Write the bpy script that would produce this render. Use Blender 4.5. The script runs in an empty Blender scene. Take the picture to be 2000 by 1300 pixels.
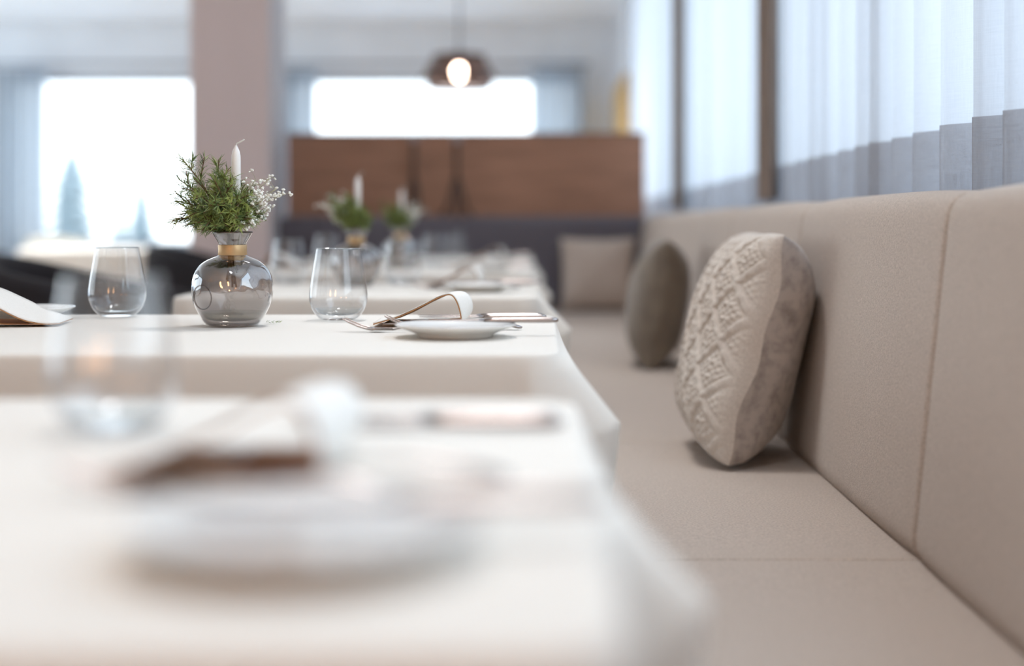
import bpy, math, random
from math import sin, cos, pi, sqrt, exp
from mathutils import Vector, Matrix, Euler
S = bpy.context.scene
C = S.collection
R = math.radians
CAMZ = 0.907
TOP = 0.75          # table height

# ------------------------------------------------------------------ helpers
def link(o, parent=None):
    C.objects.link(o)
    if parent is not None: o.parent = parent
    return o
def build(name, verts, faces, mat=None, parent=None, smooth=True, mats=None, fm=None, uv=None):
    me = bpy.data.meshes.new(name)
    me.from_pydata([tuple(v) for v in verts], [], faces)
    if smooth: me.polygons.foreach_set('use_smooth', [True]*len(me.polygons))
    for m in (mats or [mat]): me.materials.append(m)
    if fm: me.polygons.foreach_set('material_index', fm)
    if uv:
        l = me.uv_layers.new(name='UVMap')
        for lp in me.loops: l.data[lp.index].uv = uv[lp.vertex_index]
    me.update()
    return link(bpy.data.objects.new(name, me), parent)
def tag(o, label=None, cat=None, group=None, kind=None):
    if label: o['label'] = label
    if cat: o['category'] = cat
    if group: o['group'] = group
    if kind: o['kind'] = kind
    return o
def empty(name, loc=(0, 0, 0), rz=0):
    o = bpy.data.objects.new(name, None); o.empty_display_size = .02
    o.location = loc; o.rotation_euler = (0, 0, rz)
    return link(o)
def copy_tree(o, parent=None):
    c = o.copy(); C.objects.link(c)
    if parent is not None: c.parent = parent
    for ch in [x for x in C.objects if x.parent == o]:
        copy_tree(ch, c)
    return c
class MB:
    def __init__(s): s.v = []; s.f = []; s.m = []
    def add(s, v, f, m=0):
        n = len(s.v); s.v += [tuple(a) for a in v]; s.f += [tuple(i+n for i in q) for q in f]; s.m += [m]*len(f); return s
    def box(s, a, b, m=0):
        x0, y0, z0 = a; x1, y1, z1 = b
        v = [(x0,y0,z0),(x1,y0,z0),(x1,y1,z0),(x0,y1,z0),(x0,y0,z1),(x1,y0,z1),(x1,y1,z1),(x0,y1,z1)]
        return s.add(v, [(0,3,2,1),(4,5,6,7),(0,1,5,4),(1,2,6,5),(2,3,7,6),(3,0,4,7)], m)
    def lathe(s, prof, n=48, m=0, c=(0,0,0)):
        v = []; f = []
        for r, z in prof:
            for i in range(n):
                a = 2*pi*i/n; v.append((c[0]+r*cos(a), c[1]+r*sin(a), c[2]+z))
        for k in range(len(prof)-1):
            for i in range(n):
                j = (i+1) % n; f.append((k*n+i, k*n+j, (k+1)*n+j, (k+1)*n+i))
        return s.add(v, f, m)
    def tube(s, pts, rad, n=8, m=0, flat=1.0):
        pts = [Vector(p) for p in pts]; K = len(pts)
        if not isinstance(rad, (list, tuple)): rad = [rad]*K
        v = []; f = []; pn = None
        for k, p in enumerate(pts):
            t = (pts[min(k+1, K-1)] - pts[max(k-1, 0)]).normalized()
            if pn is None:
                pn = t.orthogonal().normalized()
            pn = (pn - t*pn.dot(t)).normalized(); b = t.cross(pn)
            for i in range(n):
                a = 2*pi*i/n; v.append(p + (pn*cos(a)+b*sin(a)*flat)*rad[k])
        for k in range(K-1):
            for i in range(n):
                j = (i+1) % n; f.append((k*n+i, k*n+j, (k+1)*n+j, (k+1)*n+i))
        f.append(tuple(range(n-1, -1, -1))); f.append(tuple((K-1)*n+i for i in range(n)))
        return s.add(v, f, m)
    def out(s, name, mats, parent=None, smooth=True):
        if not isinstance(mats, (list, tuple)): mats = [mats]
        return build(name, s.v, s.f, None, parent, smooth, mats, s.m)
def box_obj(name, a, b, mat, parent=None, bevel=0):
    # origin at box base centre for tidy reading
    o = MB().box(a, b).out(name, mat, parent, smooth=False)
    if bevel:
        m = o.modifiers.new('bevel', 'BEVEL'); m.width = bevel; m.segments = 3
    return o
def struct(o): o['kind'] = 'structure'; return o
def catmull(P, n=6):
    out = []
    P = [Vector(p) for p in P]
    for i in range(len(P)-1):
        a = P[max(i-1, 0)]; b = P[i]; c = P[i+1]; d = P[min(i+2, len(P)-1)]
        for k in range(n):
            t = k/n
            out.append(.5*((2*b)+(c-a)*t+(2*a-5*b+4*c-d)*t*t+(-a+3*b-3*c+d)*t**3))
    out.append(P[-1]); return out

# ------------------------------------------------------------------ materials
def nt(name):
    m = bpy.data.materials.new(name); m.use_nodes = True
    t = m.node_tree; t.nodes.clear()
    o = t.nodes.new('ShaderNodeOutputMaterial')
    return m, t, o
def N(t, typ, **k):
    n = t.nodes.new(typ)
    for a, b in k.items():
        if a in n.inputs.keys(): n.inputs[a].default_value = b
        else: setattr(n, a, b)
    return n
def noise(t, scale, detail=2, rough=.5, stretch=(1, 1, 1), coord='Object'):
    tc = N(t, 'ShaderNodeTexCoord'); mp = N(t, 'ShaderNodeMapping'); mp.inputs['Scale'].default_value = stretch
    t.links.new(tc.outputs[coord], mp.inputs[0])
    n = N(t, 'ShaderNodeTexNoise'); n.inputs['Scale'].default_value = scale
    n.inputs['Detail'].default_value = detail; n.inputs['Roughness'].default_value = rough
    t.links.new(mp.outputs[0], n.inputs['Vector'])
    return n.outputs['Fac']
def ramp(t, fac, a, b, lo=.3, hi=.7):
    r = N(t, 'ShaderNodeValToRGB'); e = r.color_ramp.elements
    e[0].position = lo; e[0].color = (*a, 1); e[1].position = hi; e[1].color = (*b, 1)
    t.links.new(fac, r.inputs[0]); return r.outputs[0]
def pmat(name, col, rough=.6, metal=0, col2=None, nscale=40, stretch=(1,1,1), bump=0, bscale=None, sheen=0, spec=.5, coat=0, lo=.3, hi=.7, bstretch=None, detail=3):
    m, t, o = nt(name)
    p = N(t, 'ShaderNodeBsdfPrincipled'); t.links.new(p.outputs[0], o.inputs[0])
    p.inputs['Base Color'].default_value = (*col, 1); p.inputs['Roughness'].default_value = rough
    p.inputs['Metallic'].default_value = metal; p.inputs['Specular IOR Level'].default_value = spec
    p.inputs['Sheen Weight'].default_value = sheen; p.inputs['Coat Weight'].default_value = coat
    c2 = col2 or tuple(c*.93 for c in col)
    f = noise(t, nscale, detail, .6, stretch)
    t.links.new(ramp(t, f, c2, col, lo, hi), p.inputs['Base Color'])
    if bump:
        b = N(t, 'ShaderNodeBump'); b.inputs['Strength'].default_value = bump; b.inputs['Distance'].default_value = .002
        t.links.new(noise(t, bscale or nscale, 3, .7, bstretch or stretch), b.inputs['Height']); t.links.new(b.outputs[0], p.inputs['Normal'])
    return m
def thin_glass(name, tint, rough=0.0, refl=1.0, ior=.045, wob=0, edge=.45):
    m, t, o = nt(name)
    tr = N(t, 'ShaderNodeBsdfTransparent')
    lw = N(t, 'ShaderNodeLayerWeight'); lw.inputs['Blend'].default_value = .5
    p3 = N(t, 'ShaderNodeMath', operation='POWER'); p3.inputs[1].default_value = 3.5; t.links.new(lw.outputs['Facing'], p3.inputs[0])
    t.links.new(ramp(t, p3.outputs[0], tint, tuple(c**3*edge for c in tint), 0, 1), tr.inputs[0])
    gl = N(t, 'ShaderNodeBsdfGlossy'); gl.inputs['Roughness'].default_value = rough
    gl.inputs['Color'].default_value = (1, 1, 1, 1)
    fr = N(t, 'ShaderNodeLayerWeight'); fr.inputs['Blend'].default_value = .5      # thin wall: same reflectance from both sides
    pw = N(t, 'ShaderNodeMath', operation='POWER'); pw.inputs[1].default_value = 5
    ml = N(t, 'ShaderNodeMath', operation='MULTIPLY_ADD'); ml.inputs[1].default_value = .80; ml.inputs[2].default_value = ior
    mu = N(t, 'ShaderNodeMath', operation='MULTIPLY'); mu.inputs[1].default_value = refl; mu.use_clamp = True
    if wob:
        b = N(t, 'ShaderNodeBump'); b.inputs['Strength'].default_value = wob; b.inputs['Distance'].default_value = .01
        t.links.new(noise(t, 38, 1, .4), b.inputs['Height']); t.links.new(b.outputs[0], gl.inputs['Normal'])
    mx = N(t, 'ShaderNodeMixShader')
    t.links.new(fr.outputs['Facing'], pw.inputs[0]); t.links.new(pw.outputs[0], ml.inputs[0]); t.links.new(ml.outputs[0], mu.inputs[0]); t.links.new(mu.outputs[0], mx.inputs[0])
    t.links.new(tr.outputs[0], mx.inputs[1]); t.links.new(gl.outputs[0], mx.inputs[2]); t.links.new(mx.outputs[0], o.inputs[0])
    return m
def sheer(name, dif, trl, transp, weave=1.0):
    """translucent linen: diffuse + translucent, with small see-through gaps"""
    m, t, o = nt(name)
    w1 = noise(t, 1, 3, .6, (520, 22, 1), 'UV'); w2 = noise(t, 1, 3, .6, (22, 520, 1), 'UV'); w3 = noise(t, 9, 3, .6, (1, 1, 1), 'UV')
    a = N(t, 'ShaderNodeMath', operation='ADD'); t.links.new(w1, a.inputs[0]); t.links.new(w2, a.inputs[1])
    a2 = N(t, 'ShaderNodeMath', operation='MULTIPLY_ADD'); a2.inputs[1].default_value = .5; t.links.new(w3, a2.inputs[0]); t.links.new(a.outputs[0], a2.inputs[2])
    mr = N(t, 'ShaderNodeMapRange'); mr.inputs['From Min'].default_value = .8; mr.inputs['From Max'].default_value = 1.7
    mr.inputs['To Min'].default_value = max(0, transp-.22*weave); mr.inputs['To Max'].default_value = transp+.22*weave
    t.links.new(a2.outputs[0], mr.inputs['Value'])
    d = N(t, 'ShaderNodeBsdfDiffuse'); d.inputs[0].default_value = (*dif, 1)
    l = N(t, 'ShaderNodeBsdfTranslucent')
    t.links.new(ramp(t, a2.outputs[0], tuple(c*(1-.45*weave) for c in trl), tuple(c*(1+.30*weave) for c in trl), .95, 1.55), l.inputs[0])
    ad = N(t, 'ShaderNodeAddShader'); t.links.new(d.outputs[0], ad.inputs[0]); t.links.new(l.outputs[0], ad.inputs[1])
    tr = N(t, 'ShaderNodeBsdfTransparent')
    mx = N(t, 'ShaderNodeMixShader'); t.links.new(mr.outputs[0], mx.inputs[0]); t.links.new(ad.outputs[0], mx.inputs[1]); t.links.new(tr.outputs[0], mx.inputs[2])
    t.links.new(mx.outputs[0], o.inputs[0]); return m
def emit(name, col, s):
    m, t, o = nt(name); e = N(t, 'ShaderNodeEmission'); e.inputs[0].default_value = (*col, 1); e.inputs[1].default_value = s
    t.links.new(e.outputs[0], o.inputs[0]); return m

M = {}
M['wall'] = pmat('white_plaster', (.78,.83,.89), .9, nscale=3)
M['ceiling'] = pmat('ceiling_paint', (.84,.89,.94), .9, nscale=3)
M['floor'] = pmat('oak_floor', (.32,.22,.14), .5, col2=(.24,.16,.10), nscale=6, stretch=(1,12,1))
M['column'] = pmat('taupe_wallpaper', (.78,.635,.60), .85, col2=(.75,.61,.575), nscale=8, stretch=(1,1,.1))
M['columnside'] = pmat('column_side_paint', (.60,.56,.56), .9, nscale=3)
M['brown'] = pmat('brown_timber', (.17,.115,.085), .6, col2=(.13,.09,.065), nscale=8, stretch=(4,4,.3))
M['wood'] = pmat('walnut_veneer', (.52,.265,.165), .55, col2=(.33,.165,.10), nscale=3, stretch=(.8,1,9), detail=5)
M['oakdoor'] = pmat('golden_oak', (.60,.36,.07), .5, col2=(.5,.3,.055), nscale=3, stretch=(8,8,1))
M['felt'] = pmat('taupe_felt', (.58,.485,.415), .95, col2=(.36,.30,.25), nscale=300, bump=.6, bscale=420, sheen=.15, spec=.15, detail=5)
M['char'] = pmat('charcoal_felt', (.165,.145,.16), .95, col2=(.12,.107,.12), nscale=250, bump=.2, sheen=.15, spec=.2)
M['chair'] = pmat('dark_chair_fabric', (.030,.026,.028), .9, col2=(.018,.016,.018), nscale=200, bump=.2, sheen=.1, spec=.2)
M['legwood'] = pmat('dark_leg_wood', (.06,.04,.03), .5)
M['cloth'] = pmat('ivory_table_linen', (.775,.73,.665), .85, col2=(.745,.70,.63), nscale=500, stretch=(1,1,1), bump=.12, bscale=700, sheen=.1, spec=.2)
M['napkin'] = pmat('white_napkin_cloth', (.80,.77,.72), .85, nscale=400, bump=.1, spec=.2)
M['tan'] = pmat('tan_napkin_lining', (.52,.27,.12), .8, col2=(.45,.22,.09), nscale=300, bump=.1, spec=.2)
M['china'] = pmat('white_porcelain', (.80,.79,.76), .12, col2=(.79,.78,.75), coat=.4)
M['steel'] = pmat('polished_steel', (.44,.385,.36), .27, metal=1)
M['glass'] = thin_glass('clear_glass', (.965,.97,.975), refl=1.6)
M['base'] = thin_glass('thick_glass_base', (.90,.93,.94), refl=1.3)
M['smoke'] = thin_glass('smoky_glass', (.58,.535,.515), refl=2.4, ior=.085, wob=.4)
M['ringglass'] = thin_glass('moulded_ring_glass', (.62,.58,.56), refl=1.2)
M['smokebase'] = thin_glass('green_grey_glass_base', (.80,.80,.74), refl=1.3)
M['gold'] = pmat('brushed_gold_band', (.62,.42,.22), .45, metal=.6, col2=(.55,.36,.18), nscale=60)
M['wax'] = pmat('white_candle_wax', (.86,.83,.79), .45, spec=.4)
M['wick'] = pmat('candle_wick', (.75,.72,.66), .9)
M['needle'] = pmat('fir_needles', (.34,.40,.10), .5, col2=(.065,.12,.045), nscale=55, lo=.35, hi=.65, spec=.4)
M['twig'] = pmat('brown_twig', (.16,.09,.045), .8)
M['stemgreen'] = pmat('dark_green_stems', (.05,.055,.03), .7)
M['bloom'] = pmat('babys_breath_petals', (.85,.84,.78), .8, nscale=90)
M['finestem'] = pmat('pale_green_stem', (.42,.40,.26), .7)
M['knit'] = pmat('cream_wool_knit', (.68,.61,.54), .95, col2=(.52,.46,.40), nscale=260, bump=.7, bscale=420, sheen=.2, spec=.1, detail=5)
M['flannel'] = pmat('mottled_grey_flannel', (.46,.405,.365), .95, col2=(.26,.225,.205), nscale=38, bump=.4, bscale=400, sheen=.2, spec=.1, lo=.28, hi=.55, detail=8)
M['pil2'] = pmat('olive_brown_velvet', (.21,.168,.125), .9, col2=(.15,.118,.09), nscale=14, bump=.3, bscale=300, sheen=.3, spec=.15)
M['pil1'] = pmat('beige_cushion_fabric', (.56,.46,.39), .95, col2=(.49,.40,.335), nscale=120, bump=.2, sheen=.1, spec=.15)
M['blackmetal'] = pmat('dark_bronze_metal', (.10,.075,.065), .45, metal=.7)
M['shade'] = thin_glass('smoked_brown_glass', (.56,.42,.37), refl=1.2)
M['bulb'] = emit('lamp_bulb_glow', (1, .93, .80), 22)
M['sheer'] = sheer('greige_linen_sheer', (.20,.18,.165), (.30,.325,.36), .075, .50)
M['hem'] = sheer('greige_linen_hem', (.17,.15,.135), (.185,.185,.20), .10, 1.0)
M['sheer2'] = sheer('grey_voile', (.18,.19,.20), (.25,.27,.29), .05, .2)
M['frame'] = pmat('grey_window_frame', (.20,.22,.25), .5)
M['pane'] = thin_glass('window_pane', (.97,.98,.98), edge=.9)
M['snow'] = pmat('snow_ground', (.85,.87,.9), .9)
M['conifer'] = pmat('haze_pale_conifer', (.33,.38,.385), .9, col2=(.20,.24,.25), nscale=3)  # outdoor haze and glare put into the pale tree colour
M['trunk'] = pmat('tree_bark', (.12,.09,.07), .9)
M['cream'] = pmat('cream_upholstery', (.66,.60,.50), .9)

# ------------------------------------------------------------------ world and camera
w = bpy.data.worlds.new('overcast_sky'); S.world = w; w.use_nodes = True
t = w.node_tree; t.nodes.clear()
wo = t.nodes.new('ShaderNodeOutputWorld'); bg = t.nodes.new('ShaderNodeBackground')
tc = t.nodes.new('ShaderNodeTexCoord'); sp = t.nodes.new('ShaderNodeSeparateXYZ'); rp = t.nodes.new('ShaderNodeValToRGB')
t.links.new(tc.outputs['Generated'], sp.inputs[0]); t.links.new(sp.outputs['Z'], rp.inputs[0])
rp.color_ramp.elements[0].position = 0; rp.color_ramp.elements[0].color = (.86, .94, 1, 1)
rp.color_ramp.elements[1].position = .6; rp.color_ramp.elements[1].color = (.62, .80, 1, 1)
t.links.new(rp.outputs[0], bg.inputs[0]); bg.inputs[1].default_value = 1.65
t.links.new(bg.outputs[0], wo.inputs[0])

cd = bpy.data.cameras.new('camera'); cam = link(bpy.data.objects.new('camera', cd))
cam.location = (0, 0, CAMZ); cam.rotation_euler = (R(90), 0, 0)
cd.lens = 50; cd.sensor_width = 36; cd.shift_x = (1000-1052)/2000; cd.shift_y = (438-650)/2000
cd.dof.use_dof = True; cd.dof.focus_distance = 2.2; cd.dof.aperture_fstop = 1.4; cd.clip_start = .02
S.camera = cam

# ------------------------------------------------------------------ room shell
XR = .78; XL = -6.2; YF = 14.0; YB = -3.2; H = 2.89
struct(box_obj('floor', (XL-.3, YB-.3, -.1), (XR+.3, YF+.3, 0), M['floor']))
struct(box_obj('ceiling', (XL-.3, YB-.3, H), (XR+.3, YF+.3, H+.1), M['ceiling']))
def wall_with_openings(name, axis, pos, thick, lo, hi, openings, mat):
    """axis 'x': wall plane at X=pos, running along Y; openings (a,b,z0,z1)"""
    m = MB(); cur = lo
    def bx(a, b, z0, z1):
        if b-a < 1e-4 or z1-z0 < 1e-4: return
        if axis == 'x': m.box((min(pos, pos+thick), a, z0), (max(pos, pos+thick), b, z1))
        else: m.box((a, min(pos, pos+thick), z0), (b, max(pos, pos+thick), z1))
    for a, b, z0, z1 in openings:
        bx(cur, a, 0, H); bx(a, b, 0, z0); bx(a, b, z1, H); cur = b
    bx(cur, hi, 0, H)
    return struct(m.out(name, mat, smooth=False))
wr = [(.2, 4.14, .80, 2.75), (4.40, 6.86, .80, 2.75), (7.16, 10.6, .80, 2.75)]
wall_with_openings('wall_right', 'x', XR, .25, YB, YF, wr, M['wall'])
wf = [(-5.25, -3.15, .69, 2.36), (-2.50, .40, .69, 2.36)]
wall_with_openings('wall_far', 'y', YF, .25, XL, XR, wf, M['wall'])
wl = [(2.2, 5.3, .5, 2.7), (5.7, 9.3, .3, 2.7), (9.8, 13.6, .3, 2.7)]
wall_with_openings('wall_left', 'x', XL, -.25, YB, YF, wl, M['wall'])
wall_with_openings('wall_back', 'y', YB, -.25, XL, XR, [], M['wall'])
def window(n, axis, pos, a, b, z0, z1, mull=()):
    root = struct(empty('window_%d' % n, ((pos, (a+b)/2, z0) if axis == 'x' else ((a+b)/2, pos, z0))))
    inv = Matrix.Translation(-root.location)
    m = MB(); g = MB(); F = .05
    def bx(mb, p, q, r, s, th):
        if axis == 'x': mb.box((pos-th, p, r), (pos+th, q, s))
        else: mb.box((p, pos-th, r), (q, pos+th, s))
    bx(m, a, b, z0, z0+F, .03); bx(m, a, b, z1-F, z1, .03); bx(m, a, a+F, z0+F, z1-F, .03); bx(m, b-F, b, z0+F, z1-F, .03)
    for c in mull: bx(m, c-.025, c+.025, z0+F, z1-F, .03)
    fo = m.out('window_frame', M['frame'], root, False); fo.data.transform(inv)
    if axis == 'x': g.add([(pos,a,z0),(pos,b,z0),(pos,b,z1),(pos,a,z1)], [(0,1,2,3)])
    else: g.add([(a,pos,z0),(b,pos,z0),(b,pos,z1),(a,pos,z1)], [(0,1,2,3)])
    go = g.out('window_pane', M['pane'], root, False); go.data.transform(inv)
for i, o_ in enumerate(wr): window(i+1, 'x', XR+.19, *o_)
for i, o_ in enumerate(wf): window(i+4, 'y', YF+.15, *o_)
for i, o_ in enumerate(wl): window(i+6, 'x', XL-.15, *o_, mull=((o_[0]+o_[1])/2,))
# brown timber piers between the right-hand windows
struct(box_obj('trim_1', (XR-.012, 4.12, .5), (XR-.001, 4.42, H-.001), M['brown']))
struct(box_obj('trim_2', (XR-.012, 6.84, .5), (XR-.001, 7.18, H-.001), M['brown']))
# golden oak door at the far end of the right wall
dr = struct(empty('door_1', (XR, 12.95, 0)))
o = box_obj('door_leaf', (-.045, -.85, .001), (-.001, .9, 2.2), M['oakdoor'], dr)
o = MB().tube([(-.05,-.7,1.02),(-.085,-.7,1.02),(-.085,-.6,1.02)], .01).out('door_handle', M['steel'], dr)

# square column
cx0, cx1, cy0, cy1 = -1.765, -1.362, 7.2, 7.64
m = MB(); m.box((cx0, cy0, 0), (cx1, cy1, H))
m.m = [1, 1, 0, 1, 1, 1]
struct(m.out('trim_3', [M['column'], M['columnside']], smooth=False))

# ------------------------------------------------------------------ outdoors
struct(box_obj('trim_4', (-60, YF+.4, -.9), (40, 90, -.6), M['snow'])); bpy.data.objects['trim_4'].name = 'snowy_ground'
def conifer(x, y, h, r, seed, label):
    random.seed(seed)
    root = tag(empty('conifer_tree', (x, y, -.62)), label, 'tree', 'conifers outside the far window')
    MB().tube([(0,0,0),(0,0,h*.96)], [r*.08, .02], 8).out('trunk', M['trunk'], root)
    m = MB(); L = 13
    for k in range(L):
        z0 = h*(.08+.9*k/L); rr = r*(1-(k/L))**.6*random.uniform(.9,1.08)+.05; dz = h/L*1.5
        n = 22; v = [(0,0,z0+dz)]
        for i in range(n):
            q = rr*(1 if i % 2 else .72)*random.uniform(.85,1.12); a = 2*pi*i/n+k
            v.append((q*cos(a), q*sin(a), z0-(.12*q if i % 2 else 0)))
        m.add(v, [(0, 1+i, 1+(i+1) % n) for i in range(n)]+[tuple(range(n, 0, -1))])
    m.out('branches', M['conifer'], root, False)
def px(x, y, d): return ((x-1052)*d/2778, d, CAMZ-(y-438)*d/2778)
conifer(px(140,0,30)[0], 30, 3.15, .95, 3, 'larger haze-pale conifer outside the far left window, next to its curtain')
conifer(px(275,0,34)[0], 34, 2.5, .68, 5, 'smaller haze-pale conifer outside the far left window, near the column')
conifer(px(230,0,48)[0], 48, 1.9, .6, 8, 'faint smallest distant conifer between the two bigger ones outside')

# ------------------------------------------------------------------ curtains
def curtain_path(a, b, xc, A, P, seed):
    random.seed(seed); pts = []; t_ = a; n = 20
    while t_ < b:
        p = P*random.uniform(.75, 1.3); am = A*random.uniform(.75, 1.2); w_ = 2*pi/p
        for i in range(n):
            q = i/n*p; pts.append((xc-am*cos(w_*q), t_+q+.98/w_*(cos(w_*q)-1)))
        t_ += p
    return pts
def curtain(name, pts, z0, z1, zh, mat, hemmat, label, group, axis='x', cat='curtain'):
    x0, y0 = pts[len(pts)//2]
    root = tag(empty(name, (x0, y0, z0)), label, cat, group)
    arc = [0]
    for i in range(1, len(pts)): arc.append(arc[-1]+math.dist(pts[i], pts[i-1]))
    def sheet(nm, za, zb, mt, off=0):
        v = []; f = []; uv = []; zs = [za+(zb-za)*k/6 for k in range(7)]; n = len(pts)
        for z in zs:
            for (x, y), s in zip(pts, arc):
                v.append((x-x0+off, y-y0+(0), z-z0)); uv.append((s, z))
        for k in range(6):
            for i in range(n-1): f.append((k*n+i, k*n+i+1, (k+1)*n+i+1, (k+1)*n+i))
        return build(nm, v, f, mt, root, True, uv=uv)
    sheet('drape', z0, z1, mat)
    if zh: sheet('hem', z0, zh, hemmat, -.002)
    return root
g = 'linen sheers along the bench window wall'
curtain('sheer_curtain', curtain_path(1.75, 4.13, .70, .036, .155, 4), .70, H-.06, CAMZ+.163, M['sheer'], M['hem'], 'pale linen sheer curtain in pleats above the nearest bench panels, brightest and sharpest one', g)
curtain('sheer_curtain', curtain_path(4.30, 6.85, .71, .022, .17, 9), .70, H-.06, CAMZ+.163, M['sheer'], M['hem'], 'pale linen sheer curtain between the two brown window posts', g)
curtain('sheer_curtain', curtain_path(7.05, 10.8, .71, .022, .17, 7), .70, H-.06, CAMZ+.163, M['sheer'], M['hem'], 'farthest blurred linen sheer on the bench side, beyond the brown posts', g)
def farcurtain(xa, xb, label, P=.10):
    random.seed(int(xa*50)+200); pts = []; t_ = xa
    while t_ < xb:
        p = P*random.uniform(.7, 1.3); am = .035*random.uniform(.6, 1.2)
        for i in range(10): pts.append((t_+p*i/10, YF-.16-am*cos(2*pi*i/10)))
        t_ += p
    curtain('window_curtain', pts, .35, 2.42, None, M['sheer2'], None, label, 'grey voile curtains at the far windows')
def fx(x): return (x-1052)*YF/2778
farcurtain(fx(0), fx(102), 'grey voile curtain gathered at the left of the far left window')
farcurtain(fx(552), fx(612), 'grey voile curtain showing just right of the taupe column')
farcurtain(fx(1036), fx(1140), 'grey voile curtain gathered at the right end of the wide far window')
for a, b, l in ((fx(-40), fx(470), 'thin curtain rod over the far left window'), (fx(520), fx(1150), 'thin curtain rod over the wide far window behind the lamp')):
    r = tag(empty('curtain_rod', ((a+b)/2, YF-.16, 2.46)), l, 'curtain rod', 'curtain rods on the far wall')
    MB().tube([((a-b)/2,0,0),((b-a)/2,0,0)], .016, 10).out('pole', M['frame'], r)
    for s in (-1, 1): MB().tube([(s*(b-a)*.46,0,0),(s*(b-a)*.46,.159,0)], .012, 8).out('bracket', M['frame'], r)

M['drape'] = pmat('opaque_taupe_drape', (.235,.175,.14), .95, col2=(.16,.12,.095), nscale=40, stretch=(1,1,.15), bump=.3)
for a, b, l in ((3.88, 4.18, 'narrow opaque taupe drape hanging full height beside the nearest sheer curtain'), (6.40, 6.86, 'narrow opaque taupe drape farther along the bench, the more blurred of the two')):
    pts = [(.645-.013*cos(2*pi*i/10)+.012*(i/40), a+(b-a)*i/40) for i in range(41)]
    o = curtain('side_drape', pts, .98, H-.06, None, M['drape'], None, l, 'narrow taupe drapes')
# ------------------------------------------------------------------ banquettes
SEAT = .46
def panel(w_, prof, rad=.013, dent=None):
    """upholstered panel: prof = list of (x, z) points front face bottom -> over the top -> back; runs along y 0..w_"""
    P = [Vector((a, 0, b)) for a, b in prof]
    D = 3
    ys = []
    n1 = 8
    for i in range(n1+1): ys.append(rad*(1-cos(pi/2*i/n1)))
    inner = [rad+(w_-2*rad)*i/24 for i in range(1, 24)]
    ys = ys+inner+[w_-y for y in reversed(ys)]
    v = []; f = []; K = len(P)
    for k, p in enumerate(P):
        tg = (P[min(k+1, K-1)]-P[max(k-1, 0)]).normalized(); nr = Vector((-tg.z, 0, tg.x))   # outward (towards -x for front)
        for y in ys:
            e = min(y, w_-y); c = 0
            if e < rad: c = rad*(1-sqrt(max(0, 1-(1-e/rad)**2)))
            puff = .006*(1-((y/w_)*2-1)**4)
            q = p-nr*c+nr*puff*(1 if 0 < k < K-1 else 0)
            if dent:
                dd = ((y-dent[0])/.012)**2+((p.z-dent[1])/.035)**2
                q = q-nr*.004*exp(-dd)
            v.append((q.x, y, q.z))
    n = len(ys)
    for k in range(K-1):
        for i in range(n-1): f.append((k*n+i, (k+1)*n+i, (k+1)*n+i+1, k*n+i+1))
    f.append(tuple(k*n for k in range(K))); f.append(tuple(k*n+n-1 for k in range(K-1, -1, -1)))
    return v, f
prof = [(.60, -.035), (.53, -.035), (.522, -.015), (.509, .002), (.5015, .014)]
prof += [(.4975+.046*s/14, .0+.445*s/14) for s in range(1, 15)]
prof += [(.546, .462), (.551, .474), (.559, .483), (.570, .489), (.585, .4915), (.61, .4915), (.632, .489), (.645, .48), (.65, .46), (.65, -.035)]
ban = tag(empty('banquette', (.3, 0, 0)), 'long taupe felt wall bench with upholstered back panels, running under the sheer curtains', 'bench')
seams = [-1.22, -.18, .86, 1.90, 2.94, 4.00, 5.04, 6.10, 7.38]
for i in range(len(seams)-1):
    v, f = panel(seams[i+1]-seams[i]-.004, prof, dent=(.50, .27) if i == 3 else None)
    v = [(a-.3, b+seams[i], c+SEAT) for a, b, c in v]
    build('back_panel', v, f, M['felt'], ban)
for sy in seams[1:-1]:  # dark strips stand in for the shade inside the panel gaps
    v = []; f = []; Pm = [Vector((a, 0, b)) for a, b in prof[4:-2]]
    for k, p in enumerate(Pm):
        tg = (Pm[min(k+1, len(Pm)-1)]-Pm[max(k-1, 0)]).normalized(); nr = Vector((-tg.z, 0, tg.x))
        for yy, dd in ((-.0008, .016), (-.0008, .0045), (.0034-.0002, .0045), (.0034-.0002, .016)):
            q = p-nr*dd; v.append((q.x-.3, sy-.0040+.0008+yy, q.z+SEAT))
    for k in range(len(Pm)-1):
        for i in range(3): f.append((k*4+i, k*4+i+1, k*4+4+i+1, k*4+4+i))
    build('seam_shade_strip', v, f, M['chair'], ban, False)
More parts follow.
